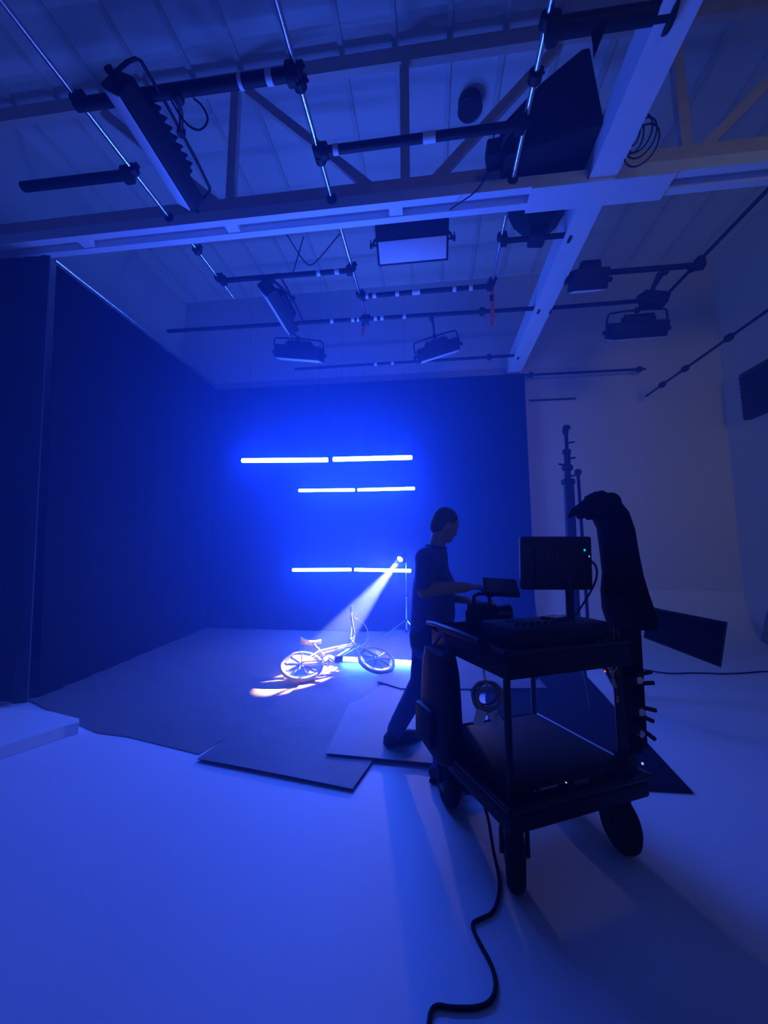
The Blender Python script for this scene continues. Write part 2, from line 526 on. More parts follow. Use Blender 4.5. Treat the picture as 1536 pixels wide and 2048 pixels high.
pipe('cross_pipe', (-2.80, 2.45, ZX), (-0.95, 2.46, ZX), 0.046, 'black', 'padded black cross pipe carrying the long tilted lamp', GC, (1.80,), ((1.40, .03), (1.63, .05)))
pipe('cross_pipe', (-0.97, 3.04, ZX), (0.84, 3.03, ZX), 0.038, 'black', 'black cross pipe in front of the roof truss, ending at the softbox', GC, (0.06, 1.76), ((0.17, .05), (1.0, .11)))
pipe('cross_pipe', (0.83, 2.43, ZX), (1.64, 2.43, ZX), 0.060, 'black', 'thick padded black pipe at the top edge reaching the white beam', GC, (0.05,), flange=1)
pipe('cross_pipe', (-3.95, 3.02, ZX), (-2.78, 3.03, ZX), 0.045, 'black', 'short padded black pipe off the leftmost steel pipe', GC, (1.12,))
pipe('cross_pipe', (-2.73, 4.50, ZX), (-0.95, 4.52, ZX), 0.032, 'black', 'black cross pipe carrying the small tilted lamp beyond the beam', GC, (0.05, 1.74), ((1.34, .05), (1.58, .06)))
pipe('cross_pipe', (-0.94, 5.03, ZX), (0.87, 5.03, ZX), 0.032, 'black', 'taped black cross pipe ending at the long orange strap', GC, (0.04, 1.77), ((0.09, .05), (0.20, .05), (0.52, .05), (0.78, .11), (1.30, .05), (1.52, .05)))
pipe('cross_pipe', (-4.20, 5.50, ZX), (1.62, 5.60, ZX), 0.030, 'black', 'longest black cross pipe, running from the side curtain to the white beam', GC, (3.24, 5.0), ((2.72, .05), (3.05, .05), (3.13, .04), (3.40, .05), (3.50, .05), (3.84, .05)), flange=1)
pipe('cross_pipe', (-2.60, 7.0, ZX), (1.62, 6.97, ZX), 0.026, 'black', 'farthest black cross pipe just above the backdrop', GC, (3.7,), ((1.60, .05), (1.92, .05)), flange=1)
pipe('cross_pipe', (0.85, 4.27, ZX), (1.61, 4.27, ZX), 0.030, 'black', 'short black pipe between the white beam and the small hanging skirt lamp', GC, (0.03,), flange=1)
pipe('cross_pipe', (1.77, 4.95, ZX), (3.42, 4.95, ZX), 0.034, 'black', 'black pipe right of the white beam carrying the boxy lamp', GC, (1.62,), flange=-1)
pipe('cross_pipe', (1.77, 5.62, ZX), (3.36, 5.60, ZX), 0.030, 'black', 'black pipe right of the white beam above the yoked lamp', GC, (1.56,), flange=-1)
pipe('cross_pipe', (-4.60, 7.62, 4.985), (4.12, 7.66, 4.985), 0.024, 'blackm', 'long curtain pipe holding the backdrop and continuing over the pale wall', GC, (6.6, 8.6))
pipe('cross_pipe', (2.0, 7.88, 4.55), (2.9, 7.88, 4.55), 0.018, 'blackm', 'short dark rail on the pale wall right of the backdrop', GC)
G().path([(-4.47, 3.85, 5.00), (-4.47, 5.6, 5.0), (-4.47, 7.6, 5.0)], 0.02, 10).build('curtain_rail', 'chrome', loc=(-4.47, 5.7, 5), label='bright rail from which the side curtain hangs', category='rail')


# ------------------------------------------------------------------ lamps on the grid
def panel_lamp(label, c, u, n, L, H, D, clamp_to=None, yoke=0.16, band=0.0, yoke_dir=None, name='panel_lamp'):
    c, u, n = V(c), V(u).normalized(), V(n).normalized()
    n = (n - u * n.dot(u)).normalized()
    w = n.cross(u)
    R = basis(u, w, n)
    t = thing(name, c, label, 'studio lamp', 'lamps hanging from the grid')
    bd = G().box(c - n * 0.01, (L, H, D), R, bev=0.012)
    bd.box(c - n * (D * .5 + 0.035), (L * .55, H * .6, 0.07), R, bev=0.01)
    body = bd.build('housing', 'black', t)
    for k in range(7):
        G().box(c - n * (D * .5 + 0.085) + u * (L * .5) * (-.45 + .15 * k), (0.012, H * .55, 0.04), R).build('cooling_fin', 'black', body, smooth=0)
    s = 1 if w.z < 0 else -1
    G().box(c + n * (D * .5 - 0.004) + w * s * band * 0.5, (L - 0.05, H - 0.05 - band, 0.012), R, bev=0.004).build('diffuser', 'diff', t)
    m = V(yoke_dir).normalized() if yoke_dir else -n
    e = L / 2 + 0.035
    p0, p1 = c + u * e, c - u * e
    G().path([p0, p0 + m * (yoke + D * .5 - .05), p0 + m * (yoke + D * .5) - u * .05, p1 + m * (yoke + D * .5) + u * .05, p1 + m * (yoke + D * .5 - .05), p1], 0.014, 8, 1).build('yoke', 'black', t)
    for sg in (1, -1):
        q = c + u * sg * (L / 2)
        G().lathe(q, u * sg, [(0.012, 0), (0.012, 0.05), (0.03, 0.052), (0.032, 0.075), (0.02, 0.08)], 10).build('knob', 'black', t)
        G().box(q + u * sg * 0.065 + w * 0.03, (0.012, 0.06, 0.012), R).build('lever', 'black', t, smooth=0)
    if clamp_to:
        a = c + m * (yoke + D * .5)
        b = V(clamp_to)
        g = G().path([a, a.lerp(b, .5) + V(0.01, 0, 0), b], 0.018, 8)
        g.box(b, (0.07, 0.07, 0.09), None, bev=0.012)
        g.lathe(a - V(0, 0, .03), (0, 0, 1), [(.03, 0), (.035, .01), (.035, .05), (.03, .06)], 10)
        g.build('clamp', 'black', t)
    return t


l1 = panel_lamp('long black lamp tilted in its yoke in front of the cross beam', (-2.25, 2.70, 4.86), (0.0, 1, -0.10), (-0.58, 0, -0.81), 0.92, 0.22, 0.17, (-1.92, 2.47, 5.02), yoke_dir=(.75, 0, .55))
G().path([(-1.98, 2.47, 5.0), (-1.88, 2.50, 4.82), (-1.76, 2.52, 4.74), (-1.68, 2.52, 4.84), (-1.74, 2.50, 4.96), (-1.80, 2.48, 5.0)], .008, 6, 2).build('loose_cable', 'black', l1)
cl = panel_lamp('central panel lamp with wide pale diffuser under the cross beam', (-0.17, 4.12, 5.02), (1, 0.02, 0.02), (0, -0.62, -0.78), 0.82, 0.40, 0.15, (-0.17, 3.80, 5.12), yoke=0.02, band=0.13, yoke_dir=(0, -.15, 1))
g = G()
for k in range(6):
    a = 0.3 * k
    g.tor((0.13 + .012 * math.sin(5 * k), 3.98 + .01 * k, 5.24 + .012 * math.cos(3 * k)), (math.sin(a) * .4, 1, .3 * math.cos(a)), 0.085 + .008 * (k % 3), 0.007, 26, 6)
g.build('coiled_cable', 'black', cl)
panel_lamp('small tilted lamp hanging in the haze beyond the beam', (-2.09, 4.95, 4.90), (0, 1, -0.03), (-0.78, 0, -0.62), 0.90, 0.24, 0.16, (-2.02, 4.52, 5.03), yoke_dir=(.75, 0, .55))
panel_lamp('faint yoked lamp nearest the backdrop on the left', (-2.28, 6.35, 5.00), (1, 0, -0.14), (0, 0.32, -0.95), 0.84, 0.30, 0.22, (-2.25, 5.58, 5.09), yoke=0.14, yoke_dir=(0, -0.35, 1))
panel_lamp('slanting yoked lamp nearest the white beam end', (0.16, 6.42, 4.93), (1, 0, 0.27), (0, 0.34, -0.95), 0.70, 0.28, 0.20, (0.05, 5.62, 5.05), yoke=0.15, yoke_dir=(-.25, -.3, 1))
panel_lamp('boxy dark lamp fixed tight under a pipe right of the white beam', (2.05, 4.95, 4.96), (1, 0, 0), (0, 0.5, -0.86), 0.42, 0.26, 0.24, (2.05, 4.95, 5.07), yoke=0.0, yoke_dir=(0, 0, 1))
panel_lamp('yoked lamp hanging lowest on the right on a dark drop arm', (2.82, 5.40, 4.50), (1, 0, 0.02), (0, 0.55, -0.84), 0.70, 0.26, 0.20, (2.98, 4.96, 5.02), yoke=0.16, yoke_dir=(0, -0.25, 1))
g = G().box((3.0, 5.30, 4.86), (0.30, 0.16, 0.20), rot(0, .1, .1), bev=0.03)
g.cyl((2.95, 5.25, 4.90), (2.95, 5.02, 5.04), 0.03, n=10)
g.cyl((3.05, 5.38, 4.8), (3.22, 5.50, 4.98), 0.025, n=10)
g.sph((2.86, 5.28, 4.88), 0.07, nu=12, nv=8)
g.build('ballast_box', 'black', loc=(3.0, 5.3, 4.8), label='black ballast box with brackets above the lowest right lamp', category='ballast')


def softbox(label, b, m, axis, up, sb, sm, name):
    b, m, ax = V(b), V(m), V(axis).normalized()
    up = V(up)
    up = (up - ax * up.dot(ax)).normalized()
    w = ax.cross(up)
    t = thing(name, b, label, 'softbox', 'black softboxes on the grid')
    def ring(c, s):
        k = 0.12
        out = []
        for sx, sy in ((-1, -1), (1, -1), (1, 1), (-1, 1)):
            for dx, dy in (((k, 0), (0, k)) if sx * sy < 0 else ((0, k), (k, 0))):
                out.append(c + w * (sx * (s[0] / 2) * (1 - dx)) + up * (sy * (s[1] / 2) * (1 - dy)))
        cx = sum(out, V(0, 0, 0)) / 8
        return sorted(out, key=lambda p: math.atan2((p - cx).dot(up), (p - cx).dot(w)))
    rings = [ring(b, sb), ring(b.lerp(m, .5) + up * 0.0, ((sb[0] + sm[0]) * .5 + .05, (sb[1] + sm[1]) * .5 + .05)), ring(m, sm), ring(m + ax * .05, sm)]
    vs_ = [p for r in rings for p in r]
    fs = [(j * 8 + i, j * 8 + (i + 1) % 8, (j + 1) * 8 + (i + 1) % 8, (j + 1) * 8 + i) for j in range(3) for i in range(8)]
    fs += [tuple(range(7, -1, -1))]
    G().add(vs_, fs).build('skirt', 'black', t, smooth=20)
    G().add([p * .97 + m * .03 for p in rings[2]], [tuple(range(8))]).build('diffuser', 'diff', t, smooth=0)
    G().box(b - ax * .07, (0.14, 0.18, 0.18), basis(ax, w, up), bev=.02).build('lamp_head', 'black', t)
    for i in range(0, 8, 2):
        G().cyl(rings[0][i], rings[2][i], 0.006, n=6).build('rod', 'blackm', t)
    return t


sb = softbox('large black softbox flaring towards the white beam', (0.72, 3.46, 5.29), (1.46, 3.46, 5.62), (1, 0, 0.10), (0, 0, 1), (.26, .32), (.46, .80), 'softbox')
G().path([(0.70, 3.40, 5.25), (0.72, 3.2, 5.2), (0.82, 3.08, 5.12)], 0.02, 8, 1).build('clamp_arm', 'black', sb)
G().path([(0.62, 3.42, 5.30), (0.62, 3.2, 5.25), (0.66, 3.05, 5.08)], 0.006, 6, 2).build('power_lead', 'black', sb)
G().path([(1.50, 3.46, 5.24), (1.53, 3.4, 5.36), (1.58, 3.3, 5.33)], 0.006, 6, 2).build('safety_cable', 'black', sb)
softbox('small black skirted lamp just beyond the cross beam gusset', (1.26, 4.30, 5.16), (1.31, 4.30, 5.56), (0.1, 0, 1), (0, 1, 0), (.22, .22), (.66, .5), 'softbox')

g = G().sheet(lambda u, v: (1.13 + 0.11 * u * (1 - v) + .01 * v, 2.44 + .01 * math.sin(6 * u), 5.07 - 0.25 * v - .02 * u), 6, 6, (0, 0.008, 0))
g.build('cloth_strip', 'black', loc=(1.17, 2.44, 5.0), label='pointed strip of black cloth hanging from the padded pipe at the top', category='cloth')


def strap(p, z1, label):
    p = V(p)
    t = thing('ratchet_strap', p, label, 'strap', 'orange straps on the grid')
    G().sheet(lambda u, v: (p.x - .022 + .044 * u + .012 * math.sin(5 * v), p.y + .01 * math.sin(4 * v), p.z + (z1 - p.z) * v), 2, 10, (0, .006, 0)).build('webbing', 'orange', t)
    G().sheet(lambda u, v: (p.x + .015 + .03 * u - .02 * math.sin(3 * v), p.y + .03, p.z + (z1 + .14 - p.z) * v), 2, 10, (0, .006, 0)).build('webbing', 'orange', t)
    G().tor(p, (0, 1, 0), 0.038, 0.012, 20, 6).build('loop', 'orange', t)
    G().box(p + V(0, .02, (z1 - p.z) * .3), (.05, .03, .09), None, bev=.006).build('buckle', 'black', t)


strap((0.86, 5.07, 5.10), 4.50, 'orange strap hanging from the end of a steel pipe near the white beam')
strap((-1.00, 5.62, 5.13), 4.82, 'faint orange strap hanging in the haze left of the slanting lamp')

G().path([(-1.42, 4.0, 5.12), (-1.62, 4.2, 4.80), (-1.70, 4.4, 4.98), (-1.95, 4.5, 5.09)], 0.007, 6, 2).build('cable', 'black', loc=(-1.6, 4.2, 5.0), label='thin cable dropping from the beam to the small tilted lamp', category='cable')
G().path([(-1.60, 3.9, 5.10), (-1.48, 4.1, 4.94), (-1.40, 4.15, 4.86), (-1.30, 4.12, 4.88), (-0.98, 3.95, 5.06)], 0.007, 6, 2).build('cable', 'black', loc=(-1.4, 4.1, 4.95), label='thin drooping cable looped under the cross beam', category='cable')
G().path([(0.62, 3.44, 5.16), (0.5, 3.5, 4.96), (0.3, 3.6, 4.93), (0.16, 3.95, 5.16)], 0.007, 6, 2).build('cable', 'black', loc=(0.4, 3.4, 4.9), label='thin cable slanting from the softbox down to the central panel lamp', category='cable')
g = G()
for k in range(5):
    g.tor((1.785 + .02 * k, 3.25 + .03 * math.sin(2 * k), 5.12 - .03 * k), (1, .2 * k, .4), 0.10 + .01 * k, 0.007, 26, 6)
g.build('coiled_cable', 'black', loc=(1.9, 3.2, 5.1), label='coil of thin cable hung on the right side of the white beam', category='cable')
vent = thing('ceiling_vent', (0.57, 4.52, 7.10), 'round dark vent in the ceiling left of the softbox', 'vent')
G().lathe((0.57, 4.52, 7.16), (0, 0, -1), [(.15, -.1), (.15, .02), (.135, .03), (.02, .025)], 24).build('cover', 'black', vent)
G().tor((0.57, 4.52, 7.14), (0, 0, 1), .145, .014, 30, 8).build('rim', 'blackm', vent)

# louvred box on the right wall
lv = thing('wall_vent', (XR, 7.2, 4.2), 'dark louvred box high on the wall at the right edge', 'wall vent')
G().box((XR - .06, 7.05, 4.22), (.12, .62, .84), None, bev=.02).build('casing', 'black', lv)
for k in range(9):
    G().box((XR - .125, 7.05, 3.88 + .085 * k), (.03, .56, .05), rot(0, .6, 0)).build('slat', 'blackm', lv, smooth=0)

# ------------------------------------------------------------------ spotlight and its stand
st = thing('light_stand', (-0.45, 7.05, 0), 'thin silver light stand with folded braces under the spotlight', 'light stand')
G().cyl((-0.45, 7.05, 0.10), (-0.45, 7.05, 0.75), 0.018, n=12).build('lower_pole', 'chrome', st)
G().cyl((-0.45, 7.05, 0.72), (-0.45, 7.05, 1.34), 0.013, n=12).build('upper_pole', 'chrome', st)
for z in (0.12, 0.30, 0.74):
    G().lathe((-0.45, 7.05, z - .025), (0, 0, 1), [(.024, 0), (.03, .01), (.03, .04), (.024, .05)], 12).build('collar', 'black', st)
for a in (PI + .25, PI + .25 + 2.09, PI + .25 + 4.19):
    d = V(math.cos(a), math.sin(a), 0)
    b = V(-0.45, 7.05, 0)
    lg = G().path([b + V(0, 0, .30) + d * .02, b + V(0, 0, .012) + d * .46], 0.011, 8).build('leg', 'chrome', st)
    G().lathe(b + d * .46, (0, 0, 1), [(.016, 0), (.018, .01), (.012, .03)], 10).build('rubber_foot', 'rubber', lg)
    G().path([b + V(0, 0, .12) + d * .02, b + V(0, 0, .155) + d * .25], 0.008, 8).build('brace', 'chrome', st)

LAMP = V(-0.53, 6.62, 1.375)
AIM = V(-1.44, 4.80, 0.10)
dl = (AIM - LAMP).normalized()
sl = thing('spotlight', LAMP, 'small spotlight with glowing lens aimed down at the bicycle', 'spotlight')
G().lathe(LAMP - dl * .22, dl, [(.03, 0), (.045, .02), (.045, .12), (.055, .13), (.055, .20)], 20).build('housing', 'black', sl)
G().lathe(LAMP - dl * .03, dl, [(.056, 0), (.060, .005), (.060, .02), (.056, .025), (.046, .025), (.046, .0)], 20).build('lens_ring', 'black', sl)
G().lathe(LAMP - dl * .02, dl, [(.045, 0), (.044, .006), (.03, .015), (.005, .02)], 20).build('lens', 'lens', sl)
q = LAMP - dl * .12
G().path([q, q + V(0.02, .06, -.02), V(-0.45, 7.05, 1.32)], 0.012, 8, 1).build('bracket', 'black', sl)
ld = bpy.data.lights.new('spot_beam', 'SPOT')
ld.energy = SPOT_POWER
ld.color = (1.0, 0.62, 0.32)
ld.spot_size = math.radians(13.5)
ld.spot_blend = 0.12
ld.shadow_soft_size = 0.03
lo = bpy.data.objects.new('spot_beam', ld)
C.objects.link(lo)
lo.parent = sl
lo.location = dl * 0.035
lo.rotation_euler = dl.to_track_quat('-Z', 'Y').to_euler()

# ------------------------------------------------------------------ bicycle lying on its side
TILT = math.radians(24)
bx = V(0.913, 0.407, 0)
bh = V(-0.407, 0.913, 0)
bz = bh * math.cos(TILT) + V(0, 0, 1) * math.sin(TILT)
by = bz.cross(bx)
BR = basis(bx, by, bz)
BO = V(-1.535, 4.62, 0.150)


def B(x, y, z):
    return BO + BR @ (V(x, y, z) * 1.02)


def BD(x, y, z):
    return BR @ V(x, y, z)


bk = thing('bicycle', (BO.x + .4, BO.y, 0), 'small pale bicycle lying tilted on its side in the spotlight', 'bicycle')


def bike_wheel(x, z, rx, steer=0.0):
    R2 = Matrix.Rotation(steer, 3, V(0.28, 0, 0.96))
    ax = BR @ (R2 @ V(0, 1, 0))
    c = B(x, 0, z)
    w = G().tor(c, ax, rx - 0.022, 0.024, 56, 10).build('tyre', 'tyre', bk)
    G().lathe(c - ax * 0.016, ax, [(rx - .062, 0.004), (rx - .040, 0), (rx - .036, .016), (rx - .040, .032), (rx - .062, .028)], 56).build('rim', 'steel', w)
    G().lathe(c - ax * 0.028, ax, [(.03, 0.0), (rx - .055, .018), (rx - .055, .038), (.03, .056)], 48).build('wheel_disc', 'disc', w)
    G().lathe(c - ax * 0.055, ax, [(.008, 0), (.012, .02), (.03, .022), (.03, .028), (.016, .032), (.016, .078), (.03, .082), (.03, .088), (.012, .09), (.008, .11)], 16).build('hub', 'steel', w)
    for k in range(18):
        a = 2 * PI * k / 18
        x_, y_, z_ = frame_of(ax)
        d = x_ * math.cos(a) + y_ * math.sin(a)
        s = 1 if k % 2 else -1
        G().cyl(c + ax * s * .030 + d * .03, c + ax * s * .014 + d * (rx - .05), 0.0035, n=5).build('spoke', 'steel', w)
    return w


RW = 0.252
bike_wheel(0.0, 0.0, RW)
bike_wheel(0.90, 0.0, RW * .96, 0.12)
bb, sc, hb, ht = (0.315, 0, 0.03), (0.235, 0, 0.26), (0.70, 0, 0.285), (0.675, 0, 0.375)


def bar(name, a, b, r, m='frame', par=None, n=10):
    return G().cyl(B(*a), B(*b), r, n=n).build(name, m, par or bk)


bar('down_tube', hb, bb, 0.020)
bar('top_tube', (sc[0], 0, sc[2] - .02), (ht[0], 0, ht[2] - .04), 0.016)
bar('brace_tube', (sc[0] + .01, 0.0, sc[2] - .075), (hb[0], 0, hb[2] + .01), 0.011)
bar('seat_tube', bb, (0.215, 0, 0.30), 0.017)
bar('head_tube', (hb[0] + .006, 0, hb[2] - .02), ht, 0.024)
for s in (-1, 1):
    bar('chain_stay', (bb[0], s * .03, bb[2]), (0, s * .058, 0), 0.010)
    bar('seat_stay', (sc[0], s * .015, sc[2] - .03), (0, s * .058, 0), 0.009)
    G().path([B(hb[0] + .012, s * .015, hb[2] - .03), B(0.735, s * .055, 0.235), B(0.90, s * .062, 0.0)], 0.013, 8, 1).build('fork_leg', 'frame', bk)
bar('seat_post', (0.215, 0, 0.28), (0.165, 0, 0.44), 0.013, 'steel')
sd = G().sheet(lambda u, v: B(0.02 + 0.26 * u, (v - .5) * (0.055 * (1 - u) ** 1.3 + 0.035), 0.475 - 0.03 * math.sin(PI * u) - .09 * (v - .5) ** 2 + 0.045 * (1 - u) ** 3), 14, 8, BD(0, 0, -0.028))
sd.build('saddle', 'frame', bk, smooth=60)
G().path([B(0.06, -.02, .44), B(0.13, 0, .435), B(0.06, .02, .44)], 0.005, 6, 1).build('saddle_rail', 'steel', bk)
# handlebar: tall bar with a cross brace, grips, levers and stem
G().cyl(B(*ht), B(0.66, 0, 0.43), 0.015, n=10).build('stem', 'steel', bk)
G().cyl(B(0.66, 0, 0.43), B(0.70, 0, 0.435), 0.022, n=10).build('stem_clamp', 'steel', bk)
hbp = [B(0.66, -.36, .60), B(0.685, -.21, .62), B(0.695, -.12, .45), B(0.70, -.04, .43), B(0.70, .04, .43), B(0.695, .12, .45), B(0.685, .21, .60), B(0.66, .30, .60)]
hbar = G().path(hbp, 0.012, 10, 2).build('handlebar', 'steel', bk)
G().cyl(B(0.69, -.165, .54), B(0.69, .165, .54), 0.009, n=8).build('cross_brace', 'steel', hbar)
G().path([B(0.658, -.37, .60), B(0.676, -.265, .613)], 0.017, 10).build('grip', 'tyre', hbar)
G().path([B(0.676, .24, .60), B(0.658, .305, .60)], 0.017, 10).build('grip', 'tyre', hbar)
for s in (-1, 1):
    y0 = s * .235
    G().path([B(0.69, y0, .61), B(0.735, y0 + s * .01, .60), B(0.745, y0 + s * .08, .585)], 0.006, 6, 1).build('brake_lever', 'steel', hbar)
G().path([B(0.73, -.22, .59), B(0.84, -.20, .50), B(0.88, -.12, .36), B(0.82, -.05, .26), B(0.74, -.02, .26)], 0.006, 6, 2).build('brake_cable', 'frame', bk)
G().path([B(0.66, -.20, .60), B(0.72, -.10, .48), B(0.72, -.05, .38), B(0.66, -.02, .31), B(0.45, -.02, .25)], 0.005, 6, 2).build('brake_cable', 'frame', bk)
# drivetrain
cr = G().lathe(B(bb[0], -.045, bb[2]), BD(0, -1, 0), [(.02, 0), (.062, 0), (.062, .006), (.02, .006)], 32)
for k in range(26):
    a = 2 * PI * k / 26
    cr.box(B(bb[0] + .066 * math.cos(a), -.048, bb[2] + .066 * math.sin(a)), (.008, .006, .008), BR)
cr.build('chainring', 'steel', bk)
G().path([B(.315, -.048, .095), B(0.0, -.05, .045)], 0.007, 6).build('chain', 'steel', bk)
G().path([B(.315, -.048, -.035), B(0.0, -.05, -.04)], 0.007, 6).build('chain', 'steel', bk)
for s, a in ((-1, -.95), (1, PI - .95)):
    e = (bb[0] + .155 * math.cos(a), s * .075, bb[2] + .155 * math.sin(a))
    bar('crank_arm', (bb[0], s * .062, bb[2]), e, 0.011, 'steel')
    p = G().box(B(e[0], e[1] + s * .055, e[2]), (.085, .085, .014), BR, bev=.003)
    for k in range(5):
        for f in (-1, 1):
            p.box(B(e[0] + f * .044, e[1] + s * .055 + (k - 2) * .019, e[2]), (.012, .008, .030), BR)
    p.build('pedal', 'steel', bk, smooth=0)

# ------------------------------------------------------------------ cart with video gear
CF = V(0.35, 1.94, 0)
CA, CB_ = V(.894, .447, 0), V(-.447, .894, 0)
CW, CL_ = 0.63, 0.60
CR = basis(CA, CB_, V(0, 0, 1))


def K(s, t, z):
    return CF + CA * (s * CW) + CB_ * (t * CL_) + V(0, 0, z)


cart = thing('equipment_cart', K(.5, .5, 0), 'black wheeled equipment cart with lower deck and upper tray', 'cart')
deck = G().box(K(.52, .52, .308), (CW * 1.30, CL_ * 1.34, .07), CR, bev=.012).build('deck', 'black', cart)
for a, b in (((-.13, -.15), (1.17, -.15)), ((1.17, -.15), (1.17, 1.19)), ((1.17, 1.19), (-.13, 1.19)), ((-.13, 1.19), (-.13, -.15))):
    G().path([K(*a, .37), K(*b, .37)], 0.014, 8).build('deck_rail', 'steel' if a[0] > 1 and b[0] > 1 else 'blackm', deck)
tray = G().box(K(.52, .52, .945), (CW * 1.22, CL_ * 1.25, .11), CR, bev=.012).build('tray', 'black', cart)
for a, b in (((-.09, -.10), (1.13, -.10)), ((1.13, -.10), (1.13, 1.14)), ((1.13, 1.14), (-.09, 1.14)), ((-.09, 1.14), (-.09, -.10))):
    G().path([K(*a, 1.01), K(*b, 1.01)], 0.012, 8).build('tray_rail', 'blackm', tray)
for s in (-.02, 1.06):
    for t in (0.0, 1.06):
        G().cyl(K(s, t, .34), K(s, t, .90), 0.017, n=12).build('post', 'blackm', cart)
G().path([K(-.09, 1.0, 1.0), K(-.22, 1.0, 1.06), K(-.22, .1, 1.06), K(-.09, .1, 1.0)], 0.015, 8, 1).build('push_handle', 'blackm', cart)
G().cyl(K(1.10, .0, .34), K(1.10, .0, 1.76), 0.016, n=12).build('mast', 'blackm', cart)
G().box(K(1.10, .0, .40), (.08, .08, .12), CR, bev=.012).build('mast_socket', 'black', cart)
for (s, t, az, dx) in ((0, 0, -0.14, 0), (1, 0, 0.22, .03), (0, 1, 0.3, -.02), (1, 1, 0.9, 0)):
    c = K(s, t, 0.132)
    ax = V(math.cos(az), math.sin(az), 0)
    ti = G().lathe(c - ax * .042, ax, [(.07, 0), (.108, .004), (.128, .022), (.132, .042), (.128, .062), (.108, .080), (.07, .084)], 36).build('wheel', 'rubber', cart)
    G().lathe(c - ax * .048, ax, [(.015, 0), (.05, .006), (.068, .01), (.068, .086), (.05, .09), (.015, .096)], 20).build('hub', 'blackm', ti)
    f = G()
    for s_ in (-1, 1):
        f.path([c + ax * s_ * .055, c + ax * s_ * .055 + V(0, 0, .10), c + ax * s_ * .04 + V(0, 0, .165)], 0.011, 8)
    f.box(c + V(0, 0, .168), (.12, .09, .02), basis(ax, V(0, 0, 1).cross(ax), V(0, 0, 1)), bev=.004)
    f.build('fork', 'blackm', cart)

G().sph(K(.80, -.13, .885), 0.005, nu=8, nv=6).build('indicator', 'redl', tray)
G().sph(K(1.12, -.14, .43), 0.006, nu=8, nv=6).build('indicator', 'bluel', deck)
cbn = thing('cable_bundle', K(1.0, .05, .95), 'tangled cables hanging from the tray beside the draped cloth', 'cable')
for k in range(6):
    p0, p1 = K(.82 + .04 * k, -.06 + .03 * (k % 2), 1.02), K(1.08, -.04 + .02 * k, .98 - .03 * k)
    G().path([p0, p0.lerp(p1, .3) - V(0, .03, .14 + .03 * (k % 3)), p0.lerp(p1, .7) - V(0, .02, .12 + .02 * k), p1], .006, 6, 2).build('cable_loop', ('bag', 'black', 'orange')[k % 3] if k != 2 else 'bag', cbn)
case = thing('equipment_case', K(.5, .45, .345), 'low black equipment case on the cart\'s lower deck', 'case')
G().box(K(.52, .50, .385), (CW * 1.06, CL_ * 1.02, .08), CR, bev=.015).build('shell', 'black', case)
G().box(K(.52, .50, .392), (CW * 1.07, CL_ * 1.03, .008), CR).build('lid_seam', 'blackm', case, smooth=0)
G().box(K(.28, -.015, .378), (.14, .012, .012), CR, bev=.003).build('handle', 'steel', case)
G().box(K(.62, -.018, .365), (.09, .004, .022), CR).build('label_plate', 'grey', case, smooth=0)
G().sph(K(.47, -.018, .38), 0.0035, nu=8, nv=6).build('indicator', 'warml', case)
for s in (.2, .8):
    G().box(K(s, -.015, .395), (.03, .014, .035), CR, bev=.003).build('latch', 'blackm', case)

sw = thing('control_unit', K(.5, .2, 1.0), 'flat black control unit along the front of the cart\'s tray', 'control unit')
G().box(K(.55, .22, 1.05), (CW * .98, CL_ * .5, .10), CR, bev=.01).build('housing', 'black', sw)
for k in range(6):
    G().lathe(K(.18 + .07 * k, .12, 1.10), (0, 0, 1), [(.012, 0), (.012, .012), (.009, .016)], 10).build('knob', 'blackm', sw)
G().box(K(.95, .02, 1.03), (.012, .006, .012), CR).build('port', 'steel', sw, smooth=0)
tb = thing('tablet', K(.70, .25, 1.07), 'small tablet lying on the control unit catching a blue glint', 'tablet')
G().box(K(.70, .28, 1.108), (.13, .10, .014), CR @ rot(0, 0, .3), bev=.004).build('back_shell', 'black', tb)
G().box(K(.70, .28, 1.1155), (.115, .085, .002), CR @ rot(0, 0, .3)).build('screen', 'screen', tb, smooth=0)

mo = thing('monitor', (.70, 2.36, 1.0), 'big black monitor seen from behind on the cart', 'monitor')
MR = rot(0.05, 0, .10)
mc = V(.70, 2.34, 1.405)
G().box(mc, (.40, .045, .30), MR, bev=.012).build('back_shell', 'black', mo)
G().box(mc + MR @ V(0, -.035, 0), (.26, .035, .19), MR, bev=.01).build('rear_housing', 'black', mo)
G().box(mc + MR @ V(0, .024, 0), (.375, .004, .275), MR).build('screen', 'screen', mo, smooth=0)
for k in range(6):
    G().box(mc + MR @ V(-.06 + .024 * k, -.055, .05), (.010, .006, .05), MR).build('vent_slot', 'blackm', mo, smooth=0)
G().cyl(mc + V(.06, -.03, -.05), (.765, 2.34, 1.0), 0.022, n=12).build('stand_pole', 'black', mo)
G().lathe((.765, 2.34, 1.0), (0, 0, 1), [(.10, 0), (.10, .012), (.03, .03)], 20).build('stand_base', 'black', mo)
G().box(mc + MR @ V(.14, -.058, .075), (.008, .004, .012), MR).build('power_light', 'teal', mo, smooth=0)
G().box(mc + MR @ V(.165, -.056, .040), (.005, .004, .008), MR).build('status_light', 'bluel', mo, smooth=0)
G().path([mc + MR @ V(.16, -.05, .03), mc + MR @ V(.225, -.03, -.02), mc + MR @ V(.21, -.02, -.13), K(1.0, .5, 1.0)], 0.006, 6, 2).build('video_cable', 'black', mo)

